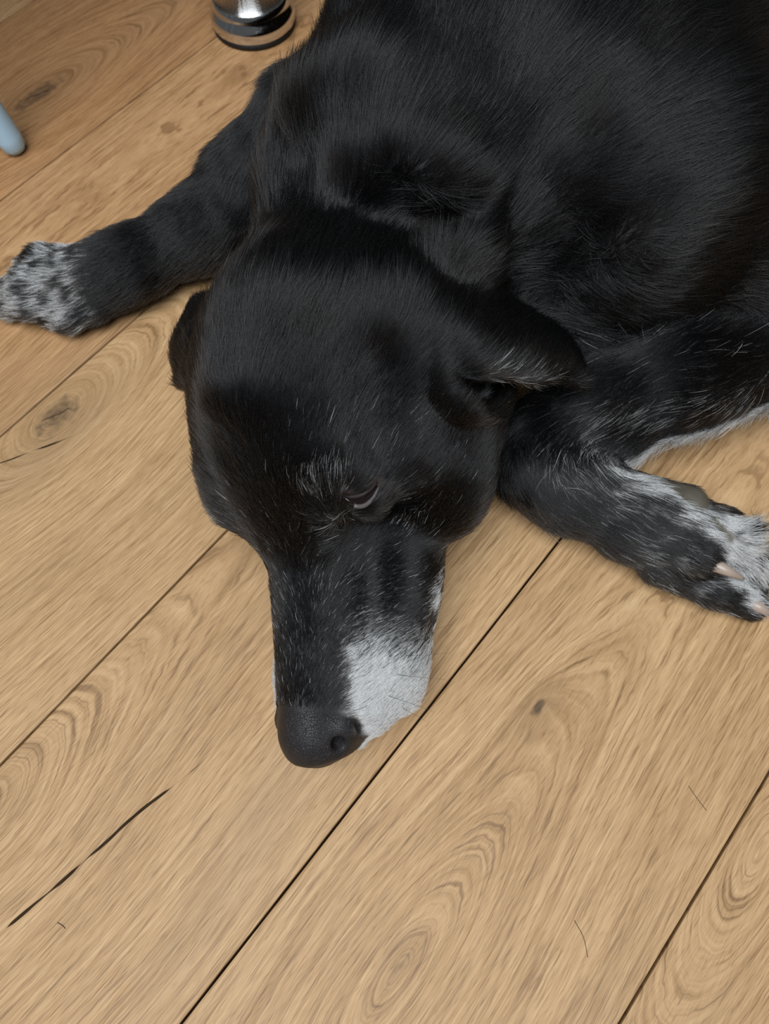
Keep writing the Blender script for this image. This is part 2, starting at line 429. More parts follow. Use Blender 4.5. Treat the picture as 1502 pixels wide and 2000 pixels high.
def head():
    sl = box((-0.14, 0.01, -0.01), (0.075, 0.33, 0.19))
    X, Y, Z = coords(sl)
    def loc(ax): return (((X - HO[0]) * ax[0] + (Y - HO[1]) * ax[1] + (Z - HO[2]) * ax[2]) / HS).astype(np.float32)
    x, ys, z = loc(HF), loc(HL), loc(HU); y = np.abs(ys)
    def E(c, r, yy=y):
        qx, qy, qz = x - c[0], yy - c[1], z - c[2]
        k0 = np.sqrt((qx / r[0]) ** 2 + (qy / r[1]) ** 2 + (qz / r[2]) ** 2)
        k1 = np.sqrt((qx / r[0] ** 2) ** 2 + (qy / r[1] ** 2) ** 2 + (qz / r[2] ** 2) ** 2) + 1e-6
        return k0 * (k0 - 1) / k1
    def C(a, b, ra, rb, yy=y): return d_capsule(x, yy, z, a, b, ra, rb)
    def loft(st, n=2.6, yy=y):
        """stations (x, half width, top, bottom, pear)"""
        st = np.array(sorted(st), float); f = lambda i: np.interp(x, st[:, 0], st[:, i]).astype(np.float32)
        w, t, b, pe = f(1), f(2), f(3), f(4)
        hh = (t - b) / 2; zr = (z - (t + b) / 2) / hh
        ww = w * (1 - pe * np.clip(zr, -1, 1))
        q = (np.abs(yy / ww) ** n + np.abs(zr) ** n) ** (1 / n)
        d = (q - 1) * np.minimum(ww, hh)
        return np.maximum(d, np.maximum(st[0, 0] - x, x - st[-1, 0]))
    # cranium and forehead
    d = E((-4.3, 0, 0.05), (5.3, 4.6, 3.65))
    d = smin(d, E((-7.4, 0.9, -0.4), (3.4, 3.9, 3.2), ys), 2.0)
    d = smin(d, E((-1.2, 0, -0.4), (3.6, 3.6, 2.6)), 2.0)
    d = smin(d, C((-9.2, 0.6, 0.8), (-4, 0, 3.1), 1.1, 0.9, ys), 2.2)              # sagittal crest and occiput
    d = smin(d, C((-1.0, 2.7, 0.95), (0.9, 3.15, 0.55), 1.05, 0.75), 1.1)     # brow ridge
    d = smin(d, C((-7.5, 4.9, -1.2), (-1.0, 4.4, -1.9), 1.7, 1.2), 2.2)        # cheek bone
    d = smin(d, E((-4.2, 4.1, -3.6), (4.6, 2.6, 3.4)), 1.8)                   # jaw muscle
    # muzzle: nasal bridge plus lip curtain
    mz = loft([(-4.0, 2.6, 1.6, -4.0, .05), (-1.5, 2.9, 1.1, -4.4, .10), (1.2, 2.75, 0.75, -4.5, .22), (3.5, 2.45, 0.35, -4.5, .30), (6.0, 2.35, 0.25, -4.6, .34),
               (8.2, 2.25, 0.30, -4.3, .30), (9.8, 2.15, 0.35, -3.7, .22), (10.8, 1.95, 0.25, -3.1, .14), (11.5, 1.6, 0.0, -2.7, .1)], 2.5)
    mz = smin(mz, C((1.0, 0, -0.05), (10.6, 0, -0.25), 1.0, 0.95), 0.8)
    d = smin(d, mz, 1.5)
    d = smin(d, C((10.75, 0, -0.75), (11.0, 0, -1.1), 1.25, 1.2), 0.9)        # nose leather
    d = smin(d, C((10.2, 1.45, -1.05), (10.75, 0.9, -1.0), 0.78, 0.80), 0.45)  # nostril wings
    d = smin(d, E((8.3, 1.9, -2.7), (2.6, 1.35, 1.7)), 0.9)                   # whisker pads
    # the slack left lip lies out on the floor
    d = smin(d, E((6.6, 2.9, -4.0), (3.6, 1.25, 1.6), ys), 1.1)
    d = smin(d, E((3.2, 3.3, -4.4), (3.0, 1.4, 1.8), ys), 1.3)
    d = smin(d, E((-2.0, 5.3, -4.6), (4.2, 2.3, 2.4), ys), 1.6)
    d = smin(d, E((-5.5, 5.9, -4.2), (3.6, 2.4, 2.6), ys), 1.8)
    # lower jaw
    lj = loft([(-6, 4.0, -3.2, -6.6, 0), (-2, 3.4, -3.2, -6.4, .0), (3, 2.3, -3.6, -6.0, 0), (7, 1.7, -3.4, -5.4, 0), (9.6, 1.3, -3.0, -4.6, 0)], 2.2)
    d = smin(d, lj, 0.8)
    # hollows
    d = smax(d, -E((1.9, 3.55, 0.35), (1.5, 0.62, 0.7)), 0.9)                 # below the inner eye corner
    d = smax(d, -E((4.8, 3.15, -0.75), (2.6, 0.5, 0.6)), 1.5)                 # along the side of the bridge
    d = smax(d, -E((-3.2, 5.35, 1.0), (2.0, 1.0, 0.9)), 1.4)                  # temple
    # eye: ball behind heavy lids
    d = smin(d, E((0.0, 3.4, -0.3), (1.25, 1.05, 1.05)), 0.6)
    # mouth line on the left, nostrils
    d = smax(d, -C((5.6, 4.55, -4.25), (6.3, 4.35, -4.3), 0.16, 0.22, ys), 0.25)
    d = smax(d, -C((10.85, 1.55, -0.40), (10.0, 0.9, -1.1), 0.32, 0.24), 0.16)
    d = smax(d, -C((9.75, 2.25, -0.70), (10.35, 2.15, -1.25), 0.12, 0.2), 0.16)
    d = smax(d, -C((11.5, 0, -0.4), (12.2, 0, -2.4), 0.10, 0.14), 0.14)
    apply((d * HS).astype(np.float32), sl, 0.022)

# ---- trunk (world metres)
SP = np.array([0.5, 0.866, 0]); SN = np.array([0.866, -0.5, 0]); ZU = np.array([0, 0, 1.0])
BK = SP * 1.0 + np.array([0, 0, -0.15])
ell((0.118, 0.445, 0.105), (0.205, 0.125, 0.098), (SP, SN, ZU), 0.03, hair=0.020, flow=BK)
cap([(0.17, 0.53, 0.10), (0.29, 0.74, 0.098), (0.355, 0.85, 0.085)], [0.112, 0.108, 0.10], 0.05, hair=0.022, flow=BK)
ell((0.315, 0.86, 0.075), (0.11, 0.10, 0.075), (SP, SN, ZU), 0.04, hair=0.022, flow=BK)
cap([(0.44, 0.80, 0.06), (0.47, 0.70, 0.035), (0.54, 0.72, 0.026)], [0.075, 0.045, 0.03], 0.03, hair=0.018)
cap([(0.24, 0.93, 0.05), (0.20, 0.84, 0.03)], [0.06, 0.03], 0.03, hair=0.018)
cap([(0.40, 0.93, 0.04), (0.46, 0.985, 0.02), (0.56, 0.99, 0.018)], [0.03, 0.018, 0.012], 0.03, hair=0.03)
# neck and withers
head()
NK = np.array([0.25, 1.0, 0.05])
cap([hw(-6.5, 1.2, -2.2), (0.006, 0.296, 0.076), (0.050, 0.375, 0.092)], [0.046, 0.072, 0.086], 0.03, hair=0.016, flow=NK)
cap([at(565, 330, .128), at(640, 235, .143), at(740, 200, .152), at(880, 285, .145), at(960, 370, .128)], [0.012, 0.016, 0.016, 0.013, 0.009], 0.030, hair=0.017, flow=(0.5, 0.8, -.1))
ell(at(815, 340, .148), (0.038, 0.032, 0.018), None, 0.02, hair=0.017, flow=(0.5, 0.8, -.1))
cap([at(790, 470, .126), at(890, 500, .126), at(975, 555, .108)], [0.014, 0.016, 0.014], 0.018, hair=0.014, flow=(0.8, 0.5, -.3))
# left shoulder, upper arm and chest side
ell(at(1290, 300, 0.105), (0.105, 0.070, 0.066), ((0.35, 0.93, 0), (0.93, -0.35, 0), ZU), 0.03, hair=0.018, flow=(0.75, 0.35, -0.15))
cap([at(1210, 420, .075), at(1460, 520, .060), (0.275, 0.272, 0.045)], [0.060, 0.052, 0.042], 0.025, hair=0.016, flow=(0.8, 0.1, -0.2))
cap([(0.03, 0.315, 0.045), (0.16, 0.30, 0.045)], [0.06, 0.055], 0.03, hair=0.015, flow=(0.6, 0.4, -.2))
# creases in the slack skin
cap([at(640, 375, .157), at(760, 395, .156), at(880, 430, .148)], [0.002, 0.003, 0.003], 0.020, 'sub')
cap([at(700, 415, .147), at(800, 435, .145), at(920, 490, .132)], [0.002, 0.004, 0.004], 0.012, 'sub')
cap([at(1125, 180, .182), at(1105, 330, .165), at(1095, 470, .14), at(1065, 590, .11)], [0.004, 0.007, 0.010, 0.012], 0.028, 'sub')
cap([at(1010, 540, .118), at(1090, 660, .09)], [0.010, 0.010], 0.020, 'sub')
# right upper arm, forearm and paw
cap([at(620, 280, .062), at(515, 362, .042)], [0.046, 0.032], 0.03, hair=0.014, flow=(-0.3, -0.4, -.5))
cap([at(515, 362, .040), at(395, 450, .027), at(262, 517, .0235), at(205, 540, .022)], [0.034, 0.0245, 0.0205, 0.0215], 0.016, hair=0.010)
cap([at(215, 540, .020), at(120, 560, .018)], [0.0215, 0.0200], 0.012, hair=0.008)
RT_TOES = [([at(150, 520, .018), at(85, 515, .018), at(55, 522, .012)], [.013, .012, .009]),
           ([at(140, 545, .022), at(60, 555, .020), at(20, 568, .012)], [.014, .012, .009]),
           ([at(145, 572, .021), at(60, 588, .019), at(18, 598, .011)], [.014, .012, .009]),
           ([at(185, 590, .016), at(135, 612, .015), at(105, 617, .010)], [.014, .012, .009])]
for p, q in RT_TOES: cap(p, q, 0.005, hair=0.007)
# left forearm, folded wrist and paw
cap([(0.275, 0.268, 0.045), at(1330, 722, .045), at(1180, 800, .038), at(1075, 862, .032)], [0.040, 0.033, 0.0285, 0.0260], 0.012, hair=0.012)
cap([at(1075, 862, .032), at(1052, 905, .030), at(1110, 950, .028), at(1235, 1012, .025)], [0.0255, 0.0245, 0.0235, 0.0230], 0.012, hair=0.010)
cap([at(1235, 1012, .025), at(1330, 1062, .023)], [0.0230, 0.0225], 0.010, hair=0.006)
LT_TOES = [([at(1290, 1096, .017), at(1395, 1143, .016), at(1466, 1179, .012)], [.0140, .0122, .0092]),
           ([at(1300, 1050, .030), at(1365, 1078, .034), at(1392, 1099, .030)], [.0150, .0125, .0082]),
           ([at(1380, 1035, .030), at(1440, 1060, .034), at(1464, 1098, .028), at(1473, 1146, .016)], [.0135, .0105, .0080, .0072]),
           ([at(1335, 1010, .017), at(1410, 1032, .014), at(1452, 1048, .010)], [.0140, .0120, .0090])]
for p, q in LT_TOES: cap(p, q, 0.0035, hair=0.005)
cap([at(1480, 1080, .022), at(1489, 1122, .016)], [.0085, .0080], 0.0025, hair=0.004)       # toe pad
cap([at(1288, 966, .033), at(1345, 982, .035)], [.0085, .0090], 0.004, hair=0.004)          # carpal pad
# left ear, folded back over its opening
cap([at(870, 565, .112), at(880, 660, .105)], [0.020, 0.018], 0.022, hair=0.009, flow=HL - 0.5 * HF)
EAR_L = [[at(835, 525, .124), at(830, 595, .136), at(838, 665, .136), at(850, 718, .127), at(862, 708, .119)],
         [at(930, 560, .112), at(925, 610, .130), at(930, 668, .133), at(948, 724, .123), at(955, 712, .114)],
         [at(1030, 615, .100), at(1022, 650, .116), at(1020, 692, .119), at(1035, 738, .109), at(1038, 724, .102)],
         [at(1095, 660, .090), at(1090, 685, .099), at(1092, 716, .099), at(1098, 738, .091), at(1102, 728, .086)],
         [at(1132, 705, .083), at(1133, 720, .086), at(1138, 738, .086), at(1143, 756, .082), at(1144, 750, .079)]]
cap([at(898, 768, .119), at(962, 758, .107)], [0.013, 0.0115], 0.006, 'sub')
cap([at(915, 768, .106), at(930, 768, .097)], [0.011, 0.007], 0.006, 'sub')
sheet(EAR_L, 0.0042, 0.0030)
RIM = spline([at(846, 712, .127), at(858, 765, .1225), at(905, 808, .1135), at(960, 800, .1035), at(992, 765, .096)], 12)
cap(list(RIM), list(np.linspace(0.0040, 0.0028, 12)), 0.008, hair=0.006)
# right ear, hanging to the floor behind the skull
EAR_R = [[at(450, 575, .090), at(420, 670, .095), at(412, 752, .085)],
         [at(396, 592, .068), at(366, 670, .070), at(372, 748, .062)],
         [at(378, 612, .040), at(352, 685, .040), at(362, 748, .034)],
         [at(390, 635, .014), at(368, 695, .012), at(378, 745, .012)]]
sheet(EAR_R, 0.0045, 0.0032)
# the slit of the half-closed left eye
EYE = [at(668, 968, .1120), at(684, 979, .1095), at(705, 979, .1078), at(724, 966, .1078), at(738, 945, .1086)]
cap(EYE, [0.0012, 0.0022, 0.0026, 0.0022, 0.0012], 0.0025, 'sub')
# floor contact
FIELD = np.maximum(FIELD, (0.0006 - GZ)[None, None, :]).astype(np.float32)

def hash3(i, j, k, s):
    n = (i * 374761393 + j * 668265263 + k * 2147483647 + s * 974711) & 0x7fffffff
    n = ((n ^ (n >> 13)) * 1274126177) & 0x7fffffff
    return ((n ^ (n >> 16)) & 0xffff) / 65535.0
def vnoise(P, scale, s=0):
    q = P * scale; i = np.floor(q).astype(np.int64); f = q - i; f = f * f * (3 - 2 * f)
    out = 0
    for a in (0, 1):
        for b in (0, 1):
            for c in (0, 1):
                w = (f[:, 0] if a else 1 - f[:, 0]) * (f[:, 1] if b else 1 - f[:, 1]) * (f[:, 2] if c else 1 - f[:, 2])
                out = out + w * hash3(i[:, 0] + a, i[:, 1] + b, i[:, 2] + c, s)
    return out
def sst(x, a, b):
    t = np.clip((x - a) / (b - a), 0, 1); return t * t * (3 - 2 * t)

def surface_nets(F):
    nx, ny, nz = F.shape
    ins = F < 0
    c = np.zeros((nx - 1, ny - 1, nz - 1), np.int8)
    for i in (0, 1):
        for j in (0, 1):
            for k in (0, 1): c += ins[i:nx - 1 + i, j:ny - 1 + j, k:nz - 1 + k]
    act = np.argwhere((c > 0) & (c < 8))
    idx = np.full(c.shape, -1, np.int32); idx[tuple(act.T)] = np.arange(len(act))
    pos = np.zeros((len(act), 3)); cnt = np.zeros(len(act))
    G = (GX, GY, GZ)
    def corner(o):
        i = act + np.array(o)
        return F[tuple(i.T)], np.stack([G[a][i[:, a]] for a in range(3)], 1).astype(float)
    corners = {o: corner(o) for o in [(i, j, k) for i in (0, 1) for j in (0, 1) for k in (0, 1)]}
    for o in corners:
        for a in range(3):
            if o[a] == 0:
                o2 = tuple(1 if q == a else o[q] for q in range(3))
                fa, pa = corners[o]; fb, pb = corners[o2]
                m = (fa < 0) != (fb < 0)
                t = (fa / np.where(m, fa - fb, 1))[:, None]
                pos[m] += (pa + (pb - pa) * t)[m]; cnt[m] += 1
    pos /= cnt[:, None]
    quads = []
    for a in range(3):
        b, d = (a + 1) % 3, (a + 2) % 3
        s0 = [slice(None)] * 3; s1 = [slice(None)] * 3
        s0[a] = slice(0, -1); s1[a] = slice(1, None)
        A, B = ins[tuple(s0)], ins[tuple(s1)]
        e = np.argwhere(A != B)
        e = e[(e[:, b] > 0) & (e[:, d] > 0) & (e[:, b] < F.shape[b] - 1) & (e[:, d] < F.shape[d] - 1)]
        fl = A[tuple(e.T)]
        def cell(db, dd):
            q = e.copy(); q[:, b] += db; q[:, d] += dd
            return idx[tuple(q.T)]
        q = np.stack([cell(-1, -1), cell(0, -1), cell(0, 0), cell(-1, 0)], 1)
        q[~fl] = q[~fl][:, ::-1]
        quads.append(q)
    return pos, np.concatenate(quads)

DV, DQ = surface_nets(FIELD)
# largest connected piece only
lab = np.arange(len(DV))
while True:
    m = lab[DQ].min(1); new = lab.copy()
    for c in range(4): np.minimum.at(new, DQ[:, c], m)
    new = new[new]
    if (new == lab).all(): break
    lab = new
vals, cn = np.unique(lab, return_counts=True)
keep = lab == vals[cn.argmax()]
remap = np.cumsum(keep) - 1
DQ = remap[DQ[keep[DQ[:, 0]]]]; DV = DV[keep]
# light smoothing
E2 = np.concatenate([DQ[:, [0, 1]], DQ[:, [1, 2]], DQ[:, [2, 3]], DQ[:, [3, 0]]])
deg = np.bincount(E2.ravel(), minlength=len(DV)).astype(float)
def neigh(v):
    out = np.zeros_like(v)
    for c in range(v.shape[1]):
        out[:, c] = np.bincount(E2[:, 0], v[E2[:, 1], c], len(v)) + np.bincount(E2[:, 1], v[E2[:, 0], c], len(v))
    return out / deg[:, None]
for it in range(4):
    DV = DV + 0.5 * (neigh(DV) - DV); DV = DV - 0.52 * (neigh(DV) - DV) if it % 2 else DV
# slack skin and muscle: gentle unevenness
_x, _y, _z = to_head(DV); hd_ = sst(_x, -10, -7) * sst(np.abs(_y), 9, 8)
fn = np.cross(DV[DQ[:, 2]] - DV[DQ[:, 0]], DV[DQ[:, 3]] - DV[DQ[:, 1]])
_n = np.zeros_like(DV)
for c in range(4):
    for a in range(3): _n[:, a] += np.bincount(DQ[:, c], fn[:, a], len(DV))
_n /= np.linalg.norm(_n, axis=1)[:, None] + 1e-12
_st = DV * np.array([1.0, 0.75, 1.0])
_b = (vnoise(_st, 17, 71) - 0.5) * 0.0075 * (1 - 0.85 * hd_) + (vnoise(_st, 48, 72) - 0.5) * 0.0032 * (1 - 0.7 * hd_)
_b *= sst(DV[:, 2], 0.01, 0.06)
DV = DV + _n * _b[:, None]
DV[:, 2] = np.maximum(DV[:, 2], 0.0004)
fn = np.cross(DV[DQ[:, 2]] - DV[DQ[:, 0]], DV[DQ[:, 3]] - DV[DQ[:, 1]])
DN = np.zeros_like(DV)
for c in range(4):
    for a in range(3): DN[:, a] += np.bincount(DQ[:, c], fn[:, a], len(DV))
DN /= np.linalg.norm(DN, axis=1)[:, None] + 1e-12

# ---- markings
def seg_dist(P, a, b):
    a = np.asarray(a); ab = np.asarray(b) - a
    t = np.clip(((P - a) @ ab) / (ab @ ab + 1e-12), 0, 1)
    return np.linalg.norm(P - a - t[:, None] * ab, axis=1)
def blob(P, c, r0, r1): return sst(np.linalg.norm(P - np.asarray(c), axis=1), r1, r0)

def markings(P):
    """white (share of white hairs), skin (bare pinkish), nose (leather), at points P"""
    x, ys, z = to_head(P); y = np.abs(ys)
    n1 = vnoise(P, 140, 1) - 0.5; n2 = vnoise(P, 420, 2) - 0.5
    w = np.zeros(len(P))
    inhead = (x > -3) & (x < 12.5) & (y < 7) & (z < 3) & (z > -8)
    # white muzzle sides
    e = x - 6.5 + 0.9 * n1 + 0.5 * n2 - np.clip(-2.2 - z, -2, 3) * 0.25
    e2 = (y - 1.35) * 1.0 + np.clip(-0.6 - z, -1, 1.5) * 0.7
    m = sst(e, -1.7, 2.3) * sst(e2 + 0.4 * n1, 0.0, 1.1)
    m = m * 1.0
    lipw = np.maximum(sst(-z, 4.2, 5.2) * sst(x, 5.5, 6.5) * sst(y, 2.6, 3.6) * 0.8, 0)
    m = np.maximum(np.maximum(m, lipw), sst(seg_dist(P, hw(4.5, 4.6, -4.3), hw(5.4, 4.45, -4.2)), 0.010, 0.002) * sst(n1 + n2, -0.5, 0.2) * 0.85)   # lip edge
    w = np.where(inhead, np.maximum(w, m), w)
    # grey around the eye and brows
    eb = sst(seg_dist(P, at(600, 955, .118), at(650, 935, .118)), 0.011, 0.003) * 0.17
    eb = np.maximum(eb, sst(seg_dist(P, at(645, 985, .105), at(665, 1045, .098)), 0.008, 0.002) * 0.18)
    eb = np.maximum(eb, blob(P, hw(1.0, -3.3, 1.0), 0.002, 0.012) * 0.4)
    eb = np.maximum(eb, sst(seg_dist(P, hw(2.8, 3.3, -0.8), hw(1.5, 4.4, -2.6)), 0.012, 0.003) * 0.08)
    eb = np.maximum(eb, sst(seg_dist(P, hw(3, -2.4, 0.4), hw(8, -2.2, 0)), 0.008, 0.003) * 0.08)
    w = np.maximum(w, eb)
    w = np.maximum(w, np.where(inhead, 0.009 + 0.02 * sst(x, 2.0, 5.0), 0.0))
    # right paw
    d = np.minimum(seg_dist(P, at(165, 555, .02), at(20, 590, .01)), seg_dist(P, at(150, 600, .01), at(215, 605, .01)))
    pw = sst(at(198, 540, .02)[0] + 0.010 * n1 - P[:, 0], -0.006, 0.012) * sst(n1 + 0.6 * n2, -0.34, 0.22) * 0.72
    w = np.where((P[:, 0] < -0.13) & (P[:, 1] > 0.29), np.maximum(w, pw), w)
    # left paw and the fringe behind the forearm
    lp = sst(seg_dist(P, at(1200, 935, .045), at(1370, 1005, .045)), 0.017, 0.004) * 0.75
    lp = np.maximum(lp, sst(seg_dist(P, at(1385, 1035, .045), at(1420, 1060, .045)), 0.010, 0.006))
    lp = np.maximum(lp, sst(seg_dist(P, at(1430, 1050, .04), at(1478, 1150, .02)), 0.016, 0.012))
    lp = np.maximum(lp, sst(seg_dist(P, at(1090, 905, .055), at(1220, 985, .05)), 0.018, 0.005) * 0.10)
    lp = np.maximum(lp, sst(seg_dist(P, at(1270, 1085, .035), at(1420, 1160, .025)), 0.022, 0.010) * 0.22 * sst(n1, -0.1, 0.25))
    lp = lp * sst(n1 + 0.6 * n2, -0.50, 0.05)
    fr = sst(seg_dist(P, at(1225, 872, .026), at(1510, 808, .026)), 0.019, 0.010) * 0.8
    fr = np.maximum(fr, sst(seg_dist(P, at(1180, 815, .06), at(1480, 770, .06)), 0.014, 0.003) * 0.09)
    fr = np.maximum(fr, sst(seg_dist(P, at(1150, 870, .05), at(1180, 920, .04)), 0.014, 0.004) * 0.15)
    reg = (P[:, 0] > 0.075) & (P[:, 1] < 0.275) & (P[:, 2] < 0.09)
    w = np.where(reg, np.maximum(w, np.maximum(np.maximum(lp, fr), 0.008)), w)
    # inside of the left ear
    w = np.maximum(w, sst(seg_dist(P, at(960, 730, .122), at(1075, 744, .101)), 0.0075, 0.003) * 0.16)
    rd = np.min([seg_dist(P, RIM[i], RIM[i + 1]) for i in range(1, 9)], axis=0)
    w = np.maximum(w, sst(rd, 0.0058, 0.0030) * 0.10)
    # leather and bare skin
    no = np.where(inhead, sst(x + 0.35 * z, 9.25, 9.6) * sst(y, 2.35, 2.1) * sst(z, -2.0, -1.75), 0)
    sk = np.maximum(np.maximum(sst(seg_dist(P, EYE[0], EYE[2]), 0.0042, 0.0024), sst(seg_dist(P, EYE[2], EYE[4]), 0.0042, 0.0024)), 0)
    sk = np.maximum(sk, sst(seg_dist(P, hw(5.7, 4.4, -4.25), hw(6.3, 4.2, -4.3)), 0.0042, 0.0022))
    pad = np.maximum(sst(seg_dist(P, at(1286, 966, .036), at(1350, 982, .038)), 0.0105, 0.0085),
                     sst(seg_dist(P, at(1392, 1016, .046), at(1424, 1050, .045)), 0.0038, 0.0022))
    pad = np.maximum(pad, sst(seg_dist(P, at(1482, 1078, .025), at(1492, 1122, .019)), 0.0095, 0.0078))
    pad = np.where(reg, pad, 0)
    return w, sk, no, pad

DW, DSK, DNO, DPAD = markings(DV)
me = bpy.data.meshes.new('dog')
me.vertices.add(len(DV)); me.vertices.foreach_set('co', DV.astype(np.float32).ravel())
me.loops.add(4 * len(DQ)); me.loops.foreach_set('vertex_index', DQ.astype(np.int32).ravel())
me.polygons.add(len(DQ)); me.polygons.foreach_set('loop_start', np.arange(0, 4 * len(DQ), 4, dtype=np.int32))
me.update(calc_edges=True)
for nm, a in (('white', DW), ('skin', DSK), ('leather', DNO), ('pad', DPAD)):
    t = me.attributes.new(nm, 'FLOAT', 'POINT'); t.data.foreach_set('value', a.astype(np.float32))

def hide():
    N = Nodes('black_coat_hide')
    tc = N.new('ShaderNodeTexCoord').outputs['Object']
    n = N.noise(tc, 700, 2); f = N.noise(tc, 90, 2)
    col = N.mix(N.mul(N.attr('white'), 0.85), lin(15, 14, 15), lin(176, 172, 170))
    col = N.mix(N.attr('skin'), col, N.mix(f, lin(30, 24, 24), lin(66, 52, 52)))
    col = N.mix(N.attr('pad'), col, N.mix(f, lin(62, 58, 50), lin(104, 97, 85)))
    col = N.mix(N.attr('leather'), col, N.mix(f, lin(20, 19, 22), lin(38, 35, 38)))
    rough = N.math('MULTIPLY_ADD', N.attr('leather'), -0.14, 0.62)
    cell = N.new('ShaderNodeTexVoronoi', feature='DISTANCE_TO_EDGE'); N.put(cell.inputs['Vector'], tc); cell.inputs['Scale'].default_value = 900
    hgt = N.add(N.mul(N.ss(cell.outputs['Distance'], 0.0, 0.12), N.attr('leather')), N.mul(n, 0.3))
    N.principled(col, rough, 0.0, 0.4, bump=hgt, bstr=0.5, bdist=0.0004)
    return N.m
dog = link('dog', me, hide())
dog['label'] = 'black short-haired dog with a greying muzzle asleep on the oak floor'
dog['category'] = 'dog'
print('DOG verts', len(DV), 'grid', FIELD.shape)
del FIELD
# ------------------------------------------------------------------ coat
def make_fur():
    tri = np.concatenate([DQ[:, [0, 1, 2]], DQ[:, [0, 2, 3]]])
    A, B, C = DV[tri[:, 0]], DV[tri[:, 1]], DV[tri[:, 2]]
    ar = 0.5 * np.linalg.norm(np.cross(B - A, C - A), axis=1)
    ctr = (A + B + C) / 3; nz = DN[tri].mean(1)[:, 2]
    x, ys, z = to_head(ctr)
    far = (ctr[:, 1] > 0.60) | (ctr[:, 0] > 0.36)
    inhead = (x > -9) & (x < 12.5) & (np.abs(ys) < 8) & (z > -8)
    dens = np.where(far, 0.30, 1.0) * np.where(inhead, 1.9, 1.0)
    dens *= np.where(nz < -0.55, 0.12, 1.0) * np.where(ctr[:, 2] < 0.0012, 0, 1)
    bare = np.maximum(np.maximum(DSK, DNO), DPAD)[tri].mean(1)
    dens *= np.clip(1 - 1.3 * bare, 0, 1)
    wgt = ar * dens
    n = int(FUR * wgt.sum() * 1e6 * 1.55)
    pick = np.searchsorted(np.cumsum(wgt) / wgt.sum(), rng.random(n)); pick = np.minimum(pick, len(tri) - 1)
    r1, r2 = np.sqrt(rng.random(n)), rng.random(n)
    w0, w1, w2 = 1 - r1, r1 * (1 - r2), r1 * r2
    T = tri[pick]
    P = DV[T[:, 0]] * w0[:, None] + DV[T[:, 1]] * w1[:, None] + DV[T[:, 2]] * w2[:, None]
    Nn = DN[T[:, 0]] * w0[:, None] + DN[T[:, 1]] * w1[:, None] + DN[T[:, 2]] * w2[:, None]
    Nn /= np.linalg.norm(Nn, axis=1)[:, None] + 1e-9
    fr = far[pick]
    # combing directions, evaluated on a thinned set of vertices and copied to the nearest strands
    D = np.zeros((len(DV), 3)); LN = np.zeros(len(DV)); WS = np.zeros(len(DV)) + 1e-12
    for a, b, hl, fl, rad in FLOW:
        d = np.maximum(seg_dist(DV, a, b) - rad, 0.0) + 0.004
        w = 1.0 / d ** 3
        f = fl / (np.linalg.norm(fl) + 1e-9)
        D += w[:, None] * f; LN += w * hl; WS += w
    D /= WS[:, None]; LN /= WS
    hx, hy, hz = to_head(DV)
    side = np.sign(hy) * sst(np.abs(hy), 0.5, 2.2)
    mzl = sst(hx, 0.5, 3.5)
    fwd = -1.0 + 0.45 * mzl * np.abs(side)
    hd = fwd[:, None] * HF + (side * (0.40 + 0.55 * mzl))[:, None] * HL - (np.abs(side) * 0.35)[:, None] * HU
    # around the eye hair radiates from the inner corner
    ec = hw(0.9, 3.4, 0.9); rad = DV - ec; rl = np.linalg.norm(rad, axis=1)[:, None] + 1e-6
    we = sst(rl[:, 0], 0.034, 0.006)[:, None]
    hd = hd * (1 - 0.45 * we) + 0.45 * we * rad / rl
    hlen = 0.0045 + 0.0045 * sst(-hx, -6, 1) + 0.004 * sst(-hx, 2, 9)
    wh = (sst(hx, -9.5, -6.0) * sst(np.abs(hy), 8.4, 7.4) * sst(hz, -8.5, -7) * sst(-hx, -13, -12.4))
    # ear strands keep their own direction
    ear = np.full(len(DV), 1.0)
    for row in EAR_L:
        for p in row: ear = np.minimum(ear, np.linalg.norm(DV - p, axis=1))
    wh = wh * sst(ear, 0.010, 0.024)
    D = D * (1 - wh[:, None]) + hd * wh[:, None]; LN = LN * (1 - wh) + hlen * wh
    k = T[np.arange(n), rng.integers(0, 3, n)]
    D = D[k]; LN = LN[k]
    tuft = sst(np.linalg.norm(P - at(1452, 1038, .036), axis=1), 0.016, 0.008)
    D = D + tuft[:, None] * np.array([0.7, 1.2, 0.5]); LN = LN * (1 + 1.6 * tuft)
    frg = sst(seg_dist(P, at(1225, 872, .026), at(1510, 808, .026)), 0.018, 0.008) * (P[:, 1] < 0.26)
    D = D + frg[:, None] * np.array([0.5, -1.3, 0.0]); LN = LN * (1 + 0.5 * frg)
    flat_ = sst(seg_dist(P, at(1060, 890, .04), at(1260, 1040, .035)), 0.040, 0.025)
    # waves in the lie of the coat
    for sc, am, s in ((28, 0.55, 11), (90, 0.45, 21), (260, 0.35, 31)):
        D = D + am * np.stack([vnoise(P, sc, s + c) - 0.5 for c in range(3)], 1)
    D = D + 0.16 * rng.normal(size=(n, 3))
    Tn = D - Nn * (D * Nn).sum(1)[:, None]
    Tn /= np.linalg.norm(Tn, axis=1)[:, None] + 1e-9
    LN = LN * (0.65 + 0.7 * rng.random(n))
    guard = rng.random(n) < 0.10
    LN = np.where(guard, LN * 1.3, LN)
    w, sk, no, pad = markings(P)
    white = rng.random(n) < np.clip(w, 0, 0.97)
    LN = np.where(white & (P[:, 0] > 0.09) & (P[:, 1] < 0.275), LN * 1.25, LN)
    lift = np.radians(9 + 13 * rng.random(n)) + np.where(white, 0.06, 0.0)
    lift = lift * (1 - 0.45 * flat_)
    lift = lift + np.where(guard, 0.05, 0.0) + 0.10 * sst(vnoise(P, 45, 51), 0.62, 0.85)
